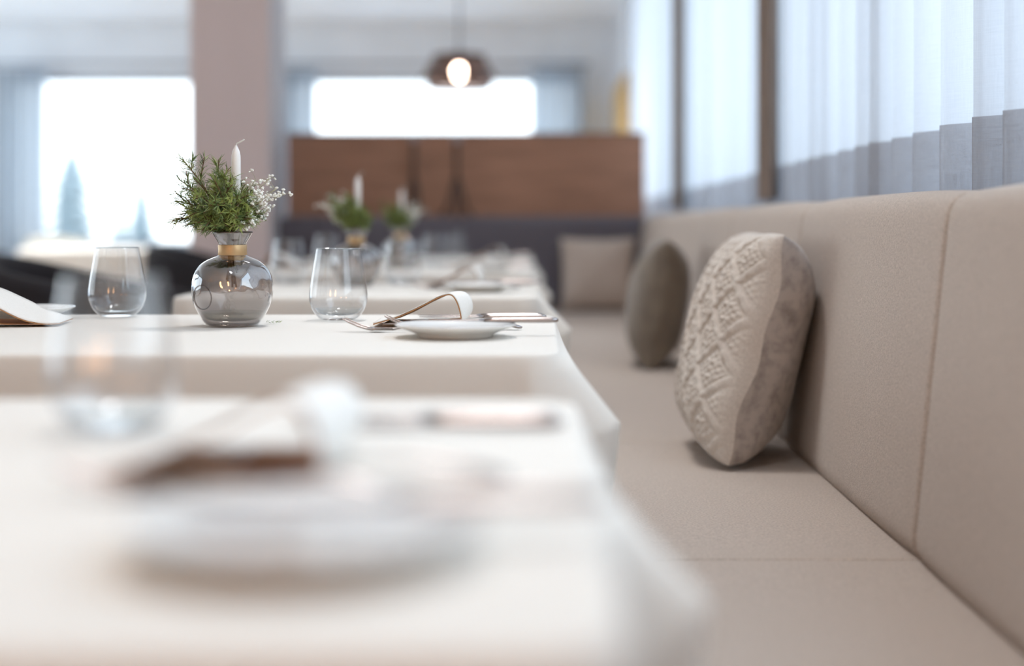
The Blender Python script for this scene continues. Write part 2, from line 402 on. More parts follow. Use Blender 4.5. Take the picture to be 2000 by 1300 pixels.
def seat(x0, x1, y0, y1, mat, parent, off, r=.007, soft=.03):
    # rounded slab: seat seam edges small radius, front edge larger
    m = MB(); nx, ny = 16, 24; v = []; f = []
    def e(u, a, b, rr):
        d = min(u-a, b-u); return rr*(1-sqrt(max(0, 1-(1-d/rr)**2))) if d < rr else 0
    def samples(a, b, ra, rb, n):
        s = [a+ra*(1-cos(pi/2*i/5)) for i in range(6)]+[a+ra+(b-a-ra-rb)*i/n for i in range(1, n)]+[b-rb*(1-cos(pi/2*i/5)) for i in range(5, -1, -1)]
        return s
    xs = samples(x0, x1, soft, r, nx); ys = samples(y0, y1, r, r, ny)
    for x in xs:
        for y in ys:
            cx = soft*(1-sqrt(max(0, 1-(1-(x-x0)/soft)**2))) if x-x0 < soft else (r*(1-sqrt(max(0, 1-(1-(x1-x)/r)**2))) if x1-x < r else 0)
            cy = e(y, y0, y1, r)
            v.append((x-off[0], y-off[1], SEAT-max(cx, cy)+.004*(1-((2*(y-y0)/(y1-y0)-1)**2))))
    n = len(ys)
    for i in range(len(xs)-1):
        for j in range(n-1): f.append((i*n+j, (i+1)*n+j, (i+1)*n+j+1, i*n+j+1))
    # skirt
    ring = [i*n for i in range(len(xs))]+[(len(xs)-1)*n+j for j in range(1, n)]+[i*n+n-1 for i in range(len(xs)-2, -1, -1)]+[j for j in range(n-2, 0, -1)]
    b0 = len(v)
    for i in ring: v.append((v[i][0], v[i][1], SEAT-.11))
    L = len(ring)
    for k in range(L): f.append((ring[k], b0+k, b0+(k+1) % L, ring[(k+1) % L]))
    f.append(tuple(range(b0, b0+L)))
    return build('seat_cushion', v, f, mat, parent)
for i in range(len(seams)-1):
    seat(.0, .53, seams[i]+.001-.03*(i == 4), min(seams[i+1], 7.38)-.001-.03*(i == 3), M['felt'], ban, (.3, 0))
box_obj('plinth', (-.26, -1.22, .001), (.35, 7.38, SEAT-.112), M['char'], ban)
# dark bench across the end
XB0, XB1 = -1.46, .655
ban2 = tag(empty('banquette', ((XB0+XB1)/2, 7.5, 0)), 'dark charcoal upholstered bench across the far end, in front of the wooden divider', 'bench')
prof2 = [(.60, -.035), (.53, -.035), (.512, -.03), (.501, -.015), (.4975, .0)]+[(.4975+.03*s/10, .455*s/10) for s in range(1, 11)]+[(.535, .473), (.55, .482), (.58, .485), (.60, .478), (.605, .46), (.605, -.035)]
ws = (XB1-XB0)/2
for i in range(2):
    v, f = panel(ws-.002, prof2)
    v = [(b+XB0+ws*i-(XB0+XB1)/2, a-.4975+7.40-7.5, c+SEAT) for a, b, c in v]
    build('back_panel', v, [tuple(reversed(q)) for q in f], M['char'], ban2)
for i in range(2):
    a, b = XB0+(.0-.003-XB0)/2*i, XB0+(.0-.003-XB0)/2*(i+1)
    o = seat(.0, .445, a+.001, b-.001, M['char'], ban2, (0, 0))
    for vv in o.data.vertices:
        x, y, z = vv.co; vv.co = (y-(XB0+XB1)/2, x+6.985-7.5, z)
    o.data.flip_normals()
box_obj('plinth', (XB0-(XB0+XB1)/2, 7.06-7.5, .001), (-.005-(XB0+XB1)/2, 7.39-7.5, SEAT-.112), M['blackmetal'], ban2)
# wooden divider with ledge
dv = tag(empty('room_divider', (-.42, 7.67, 0)), 'waist-to-head-high brown walnut divider wall behind the dark bench', 'divider')
box_obj('wood_panel', (-.935, -.012, .001), (.99, .03, 1.392), M['wood'], dv)
box_obj('top_rail', (-.936, -.02, 1.393), (.992, .04, 1.40), M['brown'], dv)
box_obj('ledge', (-.935, -.145, .92), (.99, -.013, .95), M['brown'], dv)

def tripod_stand(x, h, spread, label):
    root = tag(empty('candle_stand', (x, 7.59, .951)), label, 'candle stand', 'slender stands on the divider ledge')
    MB().tube([(0,0,h*.42),(0,0,h*.9)], .011, 10).out('stem', M['blackmetal'], root)
    for k in range(3):
        a = k*2*pi/3+pi/6
        MB().tube(catmull([(spread*cos(a), spread*sin(a)*.45, .006), (spread*.55*cos(a), spread*.5*sin(a)*.45, h*.13), (.012*cos(a), .008*sin(a), h*.46)], 5), .009, 6).out('leg', M['blackmetal'], root)
    MB().lathe([(0,h*.9),(.026,h*.9),(.03,h*.93),(.028,h),(.0,h)], 16).out('cup', pinkmetal, root)
pinkmetal = pmat('rose_tinted_cup', (.50,.40,.37), .5)
tripod_stand(-.665, .44, .05, 'slender dark stand with narrow foot on the ledge, the one further left')
tripod_stand(-.437, .435, .095, 'slender dark stand with wide splayed feet on the ledge, the one further right')

# ------------------------------------------------------------------ pendant lamp
pl = tag(empty('pendant_lamp', (px(897,0,8.6)[0], 8.6, CAMZ-(172-438)*8.6/2778)), 'brown smoked glass pendant lamp with a glowing round bulb, hanging before the far window', 'lamp')
sh = MB().lathe([(.165,.0),(.168,.004),(.203,.052),(.205,.062),(.200,.075),(.145,.185),(.135,.195),(.05,.205),(.02,.206)], 48)
sh.out('lamp_shade', M['shade'], pl)
for z_, r_ in ((.0, .166), (.060, .205), (.192, .139)):
    MB().tube([(r_*cos(a*pi/20), r_*sin(a*pi/20), z_) for a in range(41)], .009, 6).out('shade_ring', M['blackmetal'], pl)
for k in range(8):
    a = k*pi/4+.2
    MB().tube([(.166*cos(a),.166*sin(a),0),(.205*cos(a),.205*sin(a),.06),(.139*cos(a),.139*sin(a),.192),(.02*cos(a),.02*sin(a),.206)], .004, 6).out('shade_rib', M['blackmetal'], pl)
m = MB(); m.lathe([(.001,.05)]+[(.033*sin(pi*i/12), .095-.045*cos(pi*i/12)) for i in range(1, 12)]+[(.001,.14)], 24); m.out('bulb', M['bulb'], pl)
MB().lathe([(.0,.14),(.02,.14),(.022,.2),(.018,.225),(.0,.225)], 16).out('socket', M['blackmetal'], pl)
MB().tube([(0,0,.22),(0,0,H-pl.location.z-.02)], .006, 8).out('cord', M['frame'], pl)
MB().lathe([(.0,H-pl.location.z-.001),(.05,H-pl.location.z-.001),(.05,H-pl.location.z-.025),(.0,H-pl.location.z-.03)], 20).out('ceiling_rose', M['blackmetal'], pl)

pl.scale = (1.1, 1.1, 1)
# ------------------------------------------------------------------ tables and cloths
def tablecloth(W, D, df, fo, fd, hem, seed):
    """origin at front right corner, top at z=0 ; x from -W to 0, y 0..D ; df = y of the fold on the right side"""
    random.seed(seed)
    r = .05; e = .004
    per = []   # (point on edge, outward normal, tag)
    def seg(p, q, nrm, n, tg):
        for i in range(n): per.append(((p[0]+(q[0]-p[0])*i/n, p[1]+(q[1]-p[1])*i/n), nrm, tg))
    def arc(c, a0, tg):
        for i in range(9):
            a = a0+pi/2*i/9; per.append(((c[0]+r*cos(a), c[1]+r*sin(a)), (cos(a), sin(a)), tg))
    r_ = r
    seg((-r, 0), (-W+r, 0), (0, -1), 60, 'f'); 
    for i in range(9):
        a = -pi/2-pi/2*i/9; per.append(((-W+r+r*cos(a), r+r*sin(a)), (cos(a), sin(a)), 'c'))
    seg((-W, r), (-W, D-r), (-1, 0), 40, 'l')
    for i in range(9):
        a = pi-pi/2*i/9; per.append(((-W+r+r*cos(a), D-r+r*sin(a)), (cos(a), sin(a)), 'c'))
    seg((-W+r, D), (-r, D), (0, 1), 60, 'b')
    for i in range(9):
        a = pi/2-pi/2*i/9; per.append(((-r+r*cos(a), D-r+r*sin(a)), (cos(a), sin(a)), 'c'))
    seg((0, D-r), (0, r), (1, 0), 90, 'r')
    for i in range(9):
        a = -pi/2*i/9; per.append(((-r+r*cos(a), r+r*sin(a)), (cos(a), sin(a)), 'c'))
    n = len(per); v = []; f = []
    ph = random.uniform(0, 6)
    rings = [.0, .25, .5, .75, 1]
    ce = (-W/2, D/2)
    # top: shrink loops to centre
    tops = [0.0, .3, .6, .85, .97]
    v.append((ce[0], ce[1], 0))
    for s in tops[1:]:
        for (p, nr, tg) in per: v.append((ce[0]+(p[0]-ce[0])*s, ce[1]+(p[1]-ce[1])*s, 0))
    er = .007
    for i in range(5):
        a = pi/2*i/4
        for (p, nr, tg) in per: v.append((p[0]-nr[0]*er*(1-sin(a)), p[1]-nr[1]*er*(1-sin(a)), -er*(1-cos(a))))
    drops = [.012, .03, .05, .07, .09, .10, .107, .113, .12, .135, .16, .19, .22, hem]
    sB = .113
    acc = 0
    for s in drops:
        for k, (p, nr, tg) in enumerate(per):
            x, y = p; q = s-er
            wav = (.004*sin(k*.21+ph)+.006*sin(k*.083+1.7*ph))*(s/.25)**1.2
            ox = 0; oz = -s
            if tg == 'c': wav += .022*(s/.25)**1.5
            if tg == 'r' or (tg == 'c' and x > -r*1.01):
                if y >= df: b = max(0, min(1, (D-.0-y)/(D-df)))
                else: b = max(0, 1-(df-y)/.07)
                b = b*b*(3-2*b) if y < df else b**.9
                b *= max(0, nr[0])**2
                out_ = fo*b; sb = min(s, sB)
                L = sqrt(fo*fo+fd*fd)
                t_ = sb/sB
                ox = out_*t_; oz = -(sb+(fd-sB)*b*t_ if True else 0)
                if s > sB:
                    oz -= (s-sB); ox -= .10*(s-sB)*b
                wav *= (1-b)
            v.append((x+nr[0]*(wav+ox+.001), y+nr[1]*(wav+ox*(1 if tg == 'r' else .6)+.001), oz))
    nr_ = len(tops)-1+5+len(drops)
    for i in range(n): f.append((0, 1+(i+1) % n, 1+i))
    for k in range(nr_-1):
        a0 = 1+k*n; b0 = a0+n
        for i in range(n):
            j = (i+1) % n; f.append((a0+i, a0+j, b0+j, b0+i))
    return v, f
ORD = ['nearest', 'second', 'third', 'fourth', 'fifth']
WHERE = ['nearest table', 'second table from the front', 'third table from the front', 'fourth table from the front', 'last table by the dark bench']
TB = [ # right edge x, front y, depth, fold y, fold out, fold down
    (.035, .515, .775, .335, .066, .066),
    (.028, 1.73, .76, .06, .074, .092),
    (.0, 3.07, .76, .10, .072, .075),
    (-.02, 4.50, .76, .10, .06, .07),
    (-.03, 6.02, .90, .10, .05, .07)]
for i, (xr, yf, D, df, fo, fd) in enumerate(TB):
    W = (1.0, 1.0, .80, 1.03, 1.0)[i]
    t_ = tag(empty('dining_table', (xr-W/2, yf+D/2, 0)), 'white-clothed square dining table, the %s one' % WHERE[i].replace(' table', ''), 'table', 'dining tables along the bench')
    t_['label'] = 'dining table hidden under its ivory cloth, the %s' % WHERE[i]
    box_obj('tabletop', (-W/2+.022, -D/2+.022, TOP-.032), (W/2-.022, D/2-.022, TOP-.004), M['legwood'], t_)
    for sx in (-1, 1):
        for sy in (-1, 1):
            a = sx*(W/2-.30); b = sy*(D/2-.12)
            box_obj('leg', (a-.025, b-.025, .001), (a+.025, b+.025, TOP-.033), M['legwood'], t_)
    v, f = tablecloth(W, D, df, fo, fd, .25, i+1)
    o = build('tablecloth', v, f, M['cloth']); o.location = (xr, yf, TOP-.0005)
    sd = o.modifiers.new('thickness', 'SOLIDIFY'); sd.thickness = .0012; sd.offset = -1
    tag(o, 'ivory linen tablecloth draped over the %s' % WHERE[i], 'tablecloth', 'ivory tablecloths along the bench')

# ------------------------------------------------------------------ tableware prototypes (placed later by copying)
def tumbler():
    root = empty('water_glass')
    outer = [(.0,.0015),(.024,.0010),(.0285,.002),(.034,.006),(.041,.0145),(.0455,.025),(.0475,.035),(.0470,.046),(.0450,.062),(.0415,.083),(.0382,.102),(.0358,.1165)]
    outer = [(p.x, p.y) for p in catmull([(a, b, 0) for a, b in outer], 3)]
    MB().lathe(outer, 64).lathe([(.0358,.1165),(.0353,.1172),(.0348,.1165)], 64).out('bowl', M['glass'], root)
    MB().lathe([(.0,.009),(.022,.0085),(.029,.010),(.034,.013),(.0385,.0195)], 48).out('inner_base', M['base'], root)
    MB().lathe([(.0358,.1158),(.0364,.1166),(.0356,.1174),(.0350,.1166),(.0358,.1158)], 64).out('rim', M['base'], root)
    return root
def plate():
    m = MB()
    m.lathe([(.0,.0045),(.040,.0045),(.047,.0015),(.049,.0),(.052,.0),(.0535,.003),(.057,.0055),(.066,.0090),(.078,.0135),(.0838,.0163),(.0848,.0174),(.0842,.0181),(.082,.0176),(.073,.0142),(.060,.0108),(.052,.0100),(.040,.0090),(.0,.0088)], 72)
    o = m.out('side_plate', M['china']); return o
def knife(L=.21):
    # along +x = handle end ; blade tip at -x ; lies on z=0
    root = empty('table_knife')
    hl = L*.52
    P = [(-L/2+.0+(L)*q, hw, th) for q, hw, th in ((.50,.0035,.0028),(.56,.004,.0034),(.7,.0042,.0038),(.85,.0050,.0042),(.95,.0052,.0042),(.985,.0045,.0035),(1,.002,.0015))]
    def strip(P):
        m = MB(); v = []; f = []; n = 12
        for x, hw, th in P:
            for i in range(n):
                a = 2*pi*i/n; v.append((x, hw*cos(a), .0042+th*sin(a)))
        for k in range(len(P)-1):
            for i in range(n):
                j = (i+1) % n; f.append((k*n+i, k*n+j, (k+1)*n+j, (k+1)*n+i))
        f.append(tuple(range(n-1, -1, -1))); f.append(tuple((len(P)-1)*n+i for i in range(n)))
        return m.add(v, f)
    strip(P).out('handle', M['steel'], root)
    P = [(-L/2+L*q, hw, th) for q, hw, th in ((0,.002,.0004),(.02,.005,.0006),(.08,.0085,.0008),(.2,.0095,.001),(.38,.009,.0012),(.46,.007,.0016),(.50,.0045,.0026))]
    strip(P).out('blade', M['steel'], root)
    return root
def fork(L=.205):
    root = empty('table_fork')
    def zc(q):   # height profile along fork 0=tine tips 1=handle end
        return .0025+(.016*(1-q/.22)**1.6 if q < .22 else 0)+(.010*sin(pi*min(1, max(0, (q-.36)/.64))) )
    hp = [(-L/2+L*q, 0, zc(q)) for q in (.36,.42,.5,.6,.7,.8,.9,.97,1.0)]
    m = MB(); m.tube(hp, [.0026,.0026,.0028,.0034,.0042,.0052,.0062,.006,.003], 10, flat=1.0)
    for k, (x, y, z) in enumerate(m.v):
        q = (x+L/2)/L; c = zc(min(1, max(.0, q))); m.v[k] = (x, y, c+(z-c)*.45)
    m.out('handle', M['steel'], root)
    hd = MB(); v = []; f = []
    Q = [(.36,.0026),(.32,.006),(.28,.0105),(.25,.012),(.21,.0125)]
    for q, hw in Q:
        for s in (-1, -.33, .33, 1):
            z = zc(q)+.002*abs(s)**2
            v.append((-L/2+L*q, hw*s, z+.0009)); v.append((-L/2+L*q, hw*s, z-.0009))
    for k in range(len(Q)-1):
        for i in range(3):
            a = k*8+i*2; b = a+8
            f.append((a, a+2, b+2, b)); f.append((a+1, b+1, b+3, a+3))
        f.append((k*8, k*8+8, k*8+9, k*8+1)); f.append((k*8+6, k*8+7, k*8+15, k*8+14))
    hd.add(v, f); hd.out('head', M['steel'], root, False)
    for s in (-1, -.33, .33, 1):
        MB().tube([(-L/2+L*q, .0112*s, zc(q)+.002*s*s) for q in (.225,.18,.12,.06,.02,0)], [.0015,.0013,.0012,.0011,.0009,.0004], 6).out('tine', M['steel'], root)
    return root
def napkin(wide=.095, lift=.007, scale=1.0):
    """folded napkin with a raised loop, loop end at +x; origin under its middle"""
    root = empty('folded_napkin')
    P = [(-.068,.004,0), (-.040,.010,.6), (-.012,.022,1.0), (.015,.036,.8), (.036,.043,.2), (.050,.038,-.35), (.057,.022,-.5), (.055,.008,-.3), (.040,.0035,0), (.0,.0025,0), (-.055,.002,0)]
    Q = catmull([Vector((a*scale, b*scale, c)) for a, b, c in P], 6)
    nW = 8
    def sheet(nm, mat, off):
        v = []; f = []; K = len(Q)
        for k, p in enumerate(Q):
            tg = Vector((Q[min(k+1, K-1)].x-Q[max(k-1, 0)].x, Q[min(k+1, K-1)].y-Q[max(k-1, 0)].y)).normalized()
            nrm = Vector((-tg.y, tg.x))
            for i in range(nW+1):
                s = i/nW*2-1   # -1 near camera, +1 far
                hw = wide/2*(1 if 8 < k < 50 else .9)
                x = p.x+nrm.x*off-s*.010*p.z; z = p.y+nrm.y*off-s*lift*p.z*scale
                if k > 46: z = max(z, .0015+off+.001)
                v.append((x, s*hw, max(z, .0012)))
        n = nW+1
        for k in range(K-1):
            for i in range(nW): f.append((k*n+i, k*n+i+1, (k+1)*n+i+1, (k+1)*n+i))
        o = build(nm, v, f, mat, root)
        sd = o.modifiers.new('thickness', 'SOLIDIFY'); sd.thickness = .0012; sd.offset = 0
        return o
    sheet('napkin_cloth', M['napkin'], .0008); sheet('napkin_lining', M['tan'], -.0008)
    return root

# -- vase and its filling
def vase():
    root = empty('round_vase')
    P = [(.0,.0012),(.030,.0008),(.040,.003),(.0505,.017),(.0580,.033),(.0618,.050),(.0622,.062),(.0590,.078),(.0515,.0915),(.0410,.1000),(.0300,.1050),(.0222,.1085),(.0205,.114),(.0205,.124),(.0225,.130),(.0262,.136),(.0298,.1425)]
    prof_ = [(p.x, p.y) for p in catmull([(a, b, 0) for a, b in P], 4)]
    inner = [(max(r-.0024, 0), z+.001) for r, z in prof_ if z > .010]
    MB().lathe(prof_, 72).lathe([(.0298,.1425),(.0306,.1445),(.0290,.1450),(.0274,.1430)], 72).out('glass_body', M['smoke'], root)
    MB().lathe([(.0,.009),(.030,.0085),(.040,.011),(.0445,.016),(.0475,.022)], 48).out('thick_base', M['smokebase'], root)
    MB().lathe([(.0298,.1432),(.0309,.1444),(.0300,.1456),(.0288,.1446),(.0298,.1432)], 64).out('rim', M['blackmetal'], root)
    MB().lathe([(.0215,.1085),(.0222,.110),(.0219,.1165),(.0222,.1235),(.0215,.125)], 48).out('gold_collar', M['gold'], root)
    def rad(z):
        for (r0, z0), (r1, z1) in zip(prof_, prof_[1:]):
            if z0 <= z <= z1 and z1 > z0: return r0+(r1-r0)*(z-z0)/(z1-z0)
        return .06
    ring = []
    for i in range(37):
        a = 2*pi*i/36; x_ = -.036+.0165*cos(a); z_ = .046+.0185*sin(a); q = rad(z_)+.0004
        ring.append((x_, -sqrt(max(0, q*q-x_*x_)), z_))
    MB().tube(ring, .0009, 6).out('moulded_ring', M['ringglass'], root)
    return root
def needles(m, stem, step=.0020, per=3, ln=.0175, rng=random):
    pts = [Vector(p) for p in stem]
    for a, b in zip(pts, pts[1:]):
        d = b-a; L = d.length
        if L < 1e-6: continue
        d.normalize(); u = d.orthogonal().normalized(); w_ = d.cross(u)
        k = max(1, int(L/step))
        for i in range(k):
            p = a+(b-a)*((i+rng.random())/k)
            for j in range(per):
                az = rng.uniform(0, 2*pi); rad = u*cos(az)+w_*sin(az)
                ndir = (d*rng.uniform(.45, 1.0)+rad*rng.uniform(.7, 1.0)).normalized()
                l = ln*rng.uniform(.65, 1.15); side = ndir.cross(rad).normalized()*.00062; up = ndir.cross(side).normalized()*.0004
                mid = p+ndir*l*.55
                m.add([p-side*.6, p+side*.6, mid+side, mid-side, p+ndir*l, mid+up], [(0,1,2,5),(0,5,3),(3,5,4),(5,2,4)])
def fir_sprig(tip, seed, twigs=5, base=(0,0,-.085), bow=.02, ln=.0175):
    """stem starts inside the vase; origin at vase mouth centre"""
    rng = random.Random(seed)
    root = empty('fir_sprig')
    tip = Vector(tip); mouth = Vector((tip.x*.10, tip.y*.10, .0)); mouth.x = max(-.013, min(.013, mouth.x)); mouth.y = max(-.013, min(.013, mouth.y))
    mid = mouth+(tip-mouth)*.5+Vector((0, 0, bow))
    base = Vector(base)+Vector((rng.uniform(-.008,.008), rng.uniform(-.008,.008), rng.uniform(0,.03)))
    path = catmull([base, mouth*.8+Vector((0,0,-.02)), mouth, mid, tip], 6)
    st = MB(); st.tube(path, [.0016]*(len(path)-6)+[.0012-.0001*i for i in range(6)], 6)
    nd = MB(); outer = path[13:]
    needles(nd, outer, rng=rng, ln=ln)
    for q in range(twigs):
        k = 12+int((len(path)-15)*(q+.4)/twigs); p = path[k]; d = (path[k+1]-path[k-1]).normalized()
        side = d.orthogonal().normalized(); side = Matrix.Rotation(rng.uniform(0, 6.28), 3, d) @ side
        L = (path[-1]-p).length*.55+.012
        e = p+(d*.75+side*.75)*min(L, .036)
        tw = catmull([p, (p+e)/2+Vector((0,0,.002)), e], 3)
        st.tube(tw, .0009, 5); needles(nd, tw, rng=rng, ln=ln*.92)
    st.out('twig', M['twig'], root); nd.out('needles', M['needle'], root, False)
    return root
def babys_breath(tips, seed):
    rng = random.Random(seed); root = empty('babys_breath_sprig')
    st = MB(); bl = MB()
    ico = [(0,0,1)]+[(.894*cos(a*2*pi/5), .894*sin(a*2*pi/5), .447) for a in range(5)]+[(.894*cos(a*2*pi/5+pi/5), .894*sin(a*2*pi/5+pi/5), -.447) for a in range(5)]+[(0,0,-1)]
    icf = [(0,1+i,1+(i+1)%5) for i in range(5)]+[(1+i,6+i,1+(i+1)%5) for i in range(5)]+[(6+i,6+(i+1)%5,1+(i+1)%5) for i in range(5)]+[(11,6+(i+1)%5,6+i) for i in range(5)]
    for tp in tips:
        tp = Vector(tp); mo = Vector((.012, -.002, .0))
        path = catmull([Vector((.0,0,-.08)), mo, mo+(tp-mo)*.5+Vector((-.004,0,.010)), tp], 6)
        st.tube(path, .0006, 5)
        for k in range(8, len(path), 1):
            for _ in range(2):
                p = path[k]; e = p+Vector((rng.uniform(-1,1), rng.uniform(-1,1), rng.uniform(-.4,1)))*.013
                st.tube([p, (p+e)/2+Vector((0,0,.0015)), e], .00035, 4)
                for _b in range(rng.choice((1,1,2,3))):
                    c = e+Vector((rng.uniform(-1,1), rng.uniform(-1,1), rng.uniform(-1,1)))*.0028; r = rng.uniform(.0018,.0032)
                    for _p in range(3):
                        cc = c+Vector((rng.uniform(-1,1), rng.uniform(-1,1), rng.uniform(-1,1)))*r*.6
                        bl.add([(cc.x+a*r*.8, cc.y+b*r*.8, cc.z+z*r*.6) for a, b, z in ico], icf)
    st.out('stems', M['finestem'], root); bl.out('blossoms', M['bloom'], root)
    return root
def candle():
    root = empty('taper_candle')
    MB().lathe([(.0,-.05),(.0070,-.05),(.0072,.0),(.0072,.112),(.0069,.119),(.0055,.1265),(.0035,.131),(.0022,.1335),(.0022,.135),(.0,.135)], 24).out('wax', M['wax'], root)
    MB().tube(catmull([(0,0,.133),(.001,0,.138),(.006,0,.1405),(.013,0,.1445)], 4), .0011, 6).out('wick', M['wick'], root)
    return root

# ------------------------------------------------------------------ placing the tableware
proto = {}
def place(kind, fac, loc, label, cat, group, rz=0, rot=None, name=None, key=None):
    key = key or kind
    if key not in proto:
        o = fac(); proto[key] = o
    else:
        o = copy_tree(proto[key])
    o.location = loc; o.rotation_euler = rot or (0, 0, rz)
    tag(o, label, cat, group)
    return o
Z = TOP+.0005
BASELOC = []
for i, (xr, yf, D, *_r) in enumerate(TB):
    wh = WHERE[i]
    dy = -.04 if i == 0 else (0 if i < 4 else .03)
    rs = random.Random(50+i)
    j = lambda a=.006: (rs.uniform(-a, a) if i > 1 else 0)
    def at(x, y, z=0): return (xr+x+j(), yf+y+dy+j(), Z+z)
    place('glass', tumbler, at(-.356, .60), 'clear stemless water glass, bench side of the %s' % wh, 'glass', 'stemless water glasses')
    pd = .055 if i == 0 else 0
    place('plate', plate, at(-.144, .255-pd), 'small white side plate on the bench side of the %s' % wh, 'plate', 'white side plates')
    pk = place('knife', knife, at(-.105, .278-pd, .0172), 'butter knife across the side plate, bench side, %s' % wh, 'knife', 'butter knives on side plates', rz=R(2))
    place('fork', fork, at(-.213, .345), 'fork next to the side plate, %s' % wh, 'fork', 'forks on the tables', rz=R(-4))
    place('fork', fork, at(-.155, .395), 'fork next to the looped napkin, %s' % wh, 'fork', 'forks on the tables', rz=R(-2))
    nk = place('napkin', napkin, at(-.205-.4*pd, .50-pd), 'white tan-lined napkin folded in a loop, bench side, %s' % wh, 'napkin', 'looped napkins')
    if i == 0: nk.scale = (1.12, 1.3, 1.12)
    place('knife', knife, at(-.12, .62), 'dinner knife just beyond the looped napkin, %s' % wh, 'knife', 'dinner knives', rz=R(1))
    place('knife', knife, at(-.125, .655), 'outermost knife of the place setting, %s' % wh, 'knife', 'dinner knives', rz=R(-1))
    if i in (1, 2, 3):
        place('glass', tumbler, at((-.745, -.65, -.745)[i-1], .69 if i == 1 else .66), 'clear stemless water glass on the aisle side of the %s' % wh, 'glass', 'stemless water glasses')
        if i == 2: continue
        place('plate', plate, at(-.895, .66), 'white side plate at the aisle side of the %s' % wh, 'plate', 'white side plates')
        n2 = place('napkin2', lambda: napkin(.13, .010, 1.15), at(-.858, .50), 'white tan-lined folded napkin, aisle side, %s' % wh, 'napkin', 'looped napkins', rz=pi+R(8))
        n2.scale = (1.1, 1, 1.05)
T3 = TB[2]
def K(x, y, dep=0): return (x/1286, dep/1286, y/1286)     # offsets from vase mouth, as seen straight on
tips = [K(-106,148,20), K(-100,106,-30), K(-116,64,10), K(-114,18,-12), K(-38,142,15), K(-12,118,-15), K(14,92,30), K(36,62,-30), K(48,26,-15), K(-62,78,-55), K(-30,55,-70), K(10,40,-70), K(-70,30,-40), K(-40,95,50), K(-55,20,-60), K(-22,102,-60), K(22,74,-55), K(-84,48,-50), K(28,12,-60)]
words = ['upright long', 'upper left-leaning', 'middle left-leaning', 'lowest left-leaning', 'upright middle', 'upright beside the candle', 'short behind the candle', 'short right-leaning', 'low right-leaning', 'front left', 'front middle', 'front right', 'low front left', 'rear', 'lowest front', 'tall front', 'right front', 'left front outward', 'lowest right front']
bt = [K(46,106,0), K(84,86,10), K(104,76,-10), K(70,110,20), K(50,22,-25), K(62,40,10), K(34,60,20), K(56,30,15), K(40,14,-30), K(66,64,-30)]
VN = [('nearest, sharp smoky vase', 1), ('blurred smoky vase on the third table', 2), ('farthest blurred vase on the fourth table', 3)]
VLOC = [(-.4735, 2.20, 0), (-.464, 3.62, 0), (-.485, 5.0, 0)]
g_f = []
for q, (x, y, rz) in enumerate(VLOC):
    nm = ['the sharp round vase of the second table', 'the blurred vase of the third table', 'the farthest vase, on the fourth table'][q]
    place('vase', vase, (x, y, Z), ['round smoky glass vase with gold collar on the second table, in sharp focus', 'round smoky glass vase with gold collar on the third table', 'round smoky glass vase with gold collar on the fourth table, farthest'][q], 'vase', 'round smoky vases', rz)
    o = place('candle', candle, (x+cos(rz)*.0045, y+sin(rz)*.0105+.004*(1 if q == 0 else -1), Z+.1435), 'white taper candle with bent wick standing in '+nm, 'candle', 'taper candles in vases', 0)
    for k, tp in enumerate(tips):
        if q and k in (0, 2, 3, 4, 5): continue
        o = place('sprig', lambda tp=tp, k=k: fir_sprig(tp, 20+k, twigs=9 if k > 4 else 6, bow=(.012 if k not in (3, 8) else .02)), (x, y, Z+.1435), '%s fir sprig in %s' % (words[k], nm), 'fir sprig', 'fir sprigs in '+nm, rz, key='sprig%d' % k)
        if q: o.scale = (.85 if k % 2 else -.75, .9, 1.0)
    gy = place('gyp', lambda: babys_breath(bt, 7), (x, y, Z+.1435), "white baby's breath flowers beside the fir in "+nm, 'flowers', "baby's breath in the vases", rz)
    if q == 1: gy.scale = (-1.15, -.9, 1)
# a fallen bit of fir beside the sharp vase
o = MB(); needles(o, [(0,0,.003),(.012,.001,.004),(.022,.0,.003)], rng=random.Random(3), step=.003, ln=.009)
for k, (a, b, c) in enumerate(o.v): o.v[k] = (a, b, max(.0006, c*.6))
o = o.out('fallen_fir_twig', M['needle'], None, False); o.location = (-.432, 2.25, Z); tag(o, 'tiny fallen fir twig lying on the cloth right of the sharp vase', 'twig')

# ------------------------------------------------------------------ pillows
def cushion_grid(Wd, T, N_, side, relief=None, pinch=.075, rnd=.035):
    v = []; f = []
    for i in range(N_+1):
        for k in range(N_+1):
            u = sin((i/N_*2-1)*pi/2*.999) if False else (i/N_*2-1); w_ = k/N_*2-1
            ru = 1-pinch*(1-w_*w_)*u*u; rw = 1-pinch*(1-u*u)*w_*w_
            x = u*rw*0+u*(1-pinch*(1-abs(w_)**2.2)); z = w_*(1-pinch*(1-abs(u)**2.2))
            eu = max(0, 1-abs(u)**3.4); ew = max(0, 1-abs(w_)**3.4)
            th = T/2*(eu**.42)*(ew**.42)*(.80+.20*(1-max(abs(u), abs(w_))**2))
            th += .004*sin(5*u+2)*sin(4*w_+1)*eu*ew
            h = relief(u, w_)*min(1, eu*3)*min(1, ew*3) if relief else 0
            cr = 1-rnd*(abs(u*w_))**5; x *= cr; z *= cr
            bow = .007*sin(3.1*w_+.6)*(u*u)+.004*sin(9*w_+u*3)*abs(u)**3
            v.append((x*Wd/2, side*(th+h)+bow, z*Wd/2))
    n = N_+1
    for i in range(N_):
        for k in range(N_):
            q = (i*n+k, (i+1)*n+k, (i+1)*n+k+1, i*n+k+1)
            f.append(q if side < 0 else tuple(reversed(q)))
    return v, f
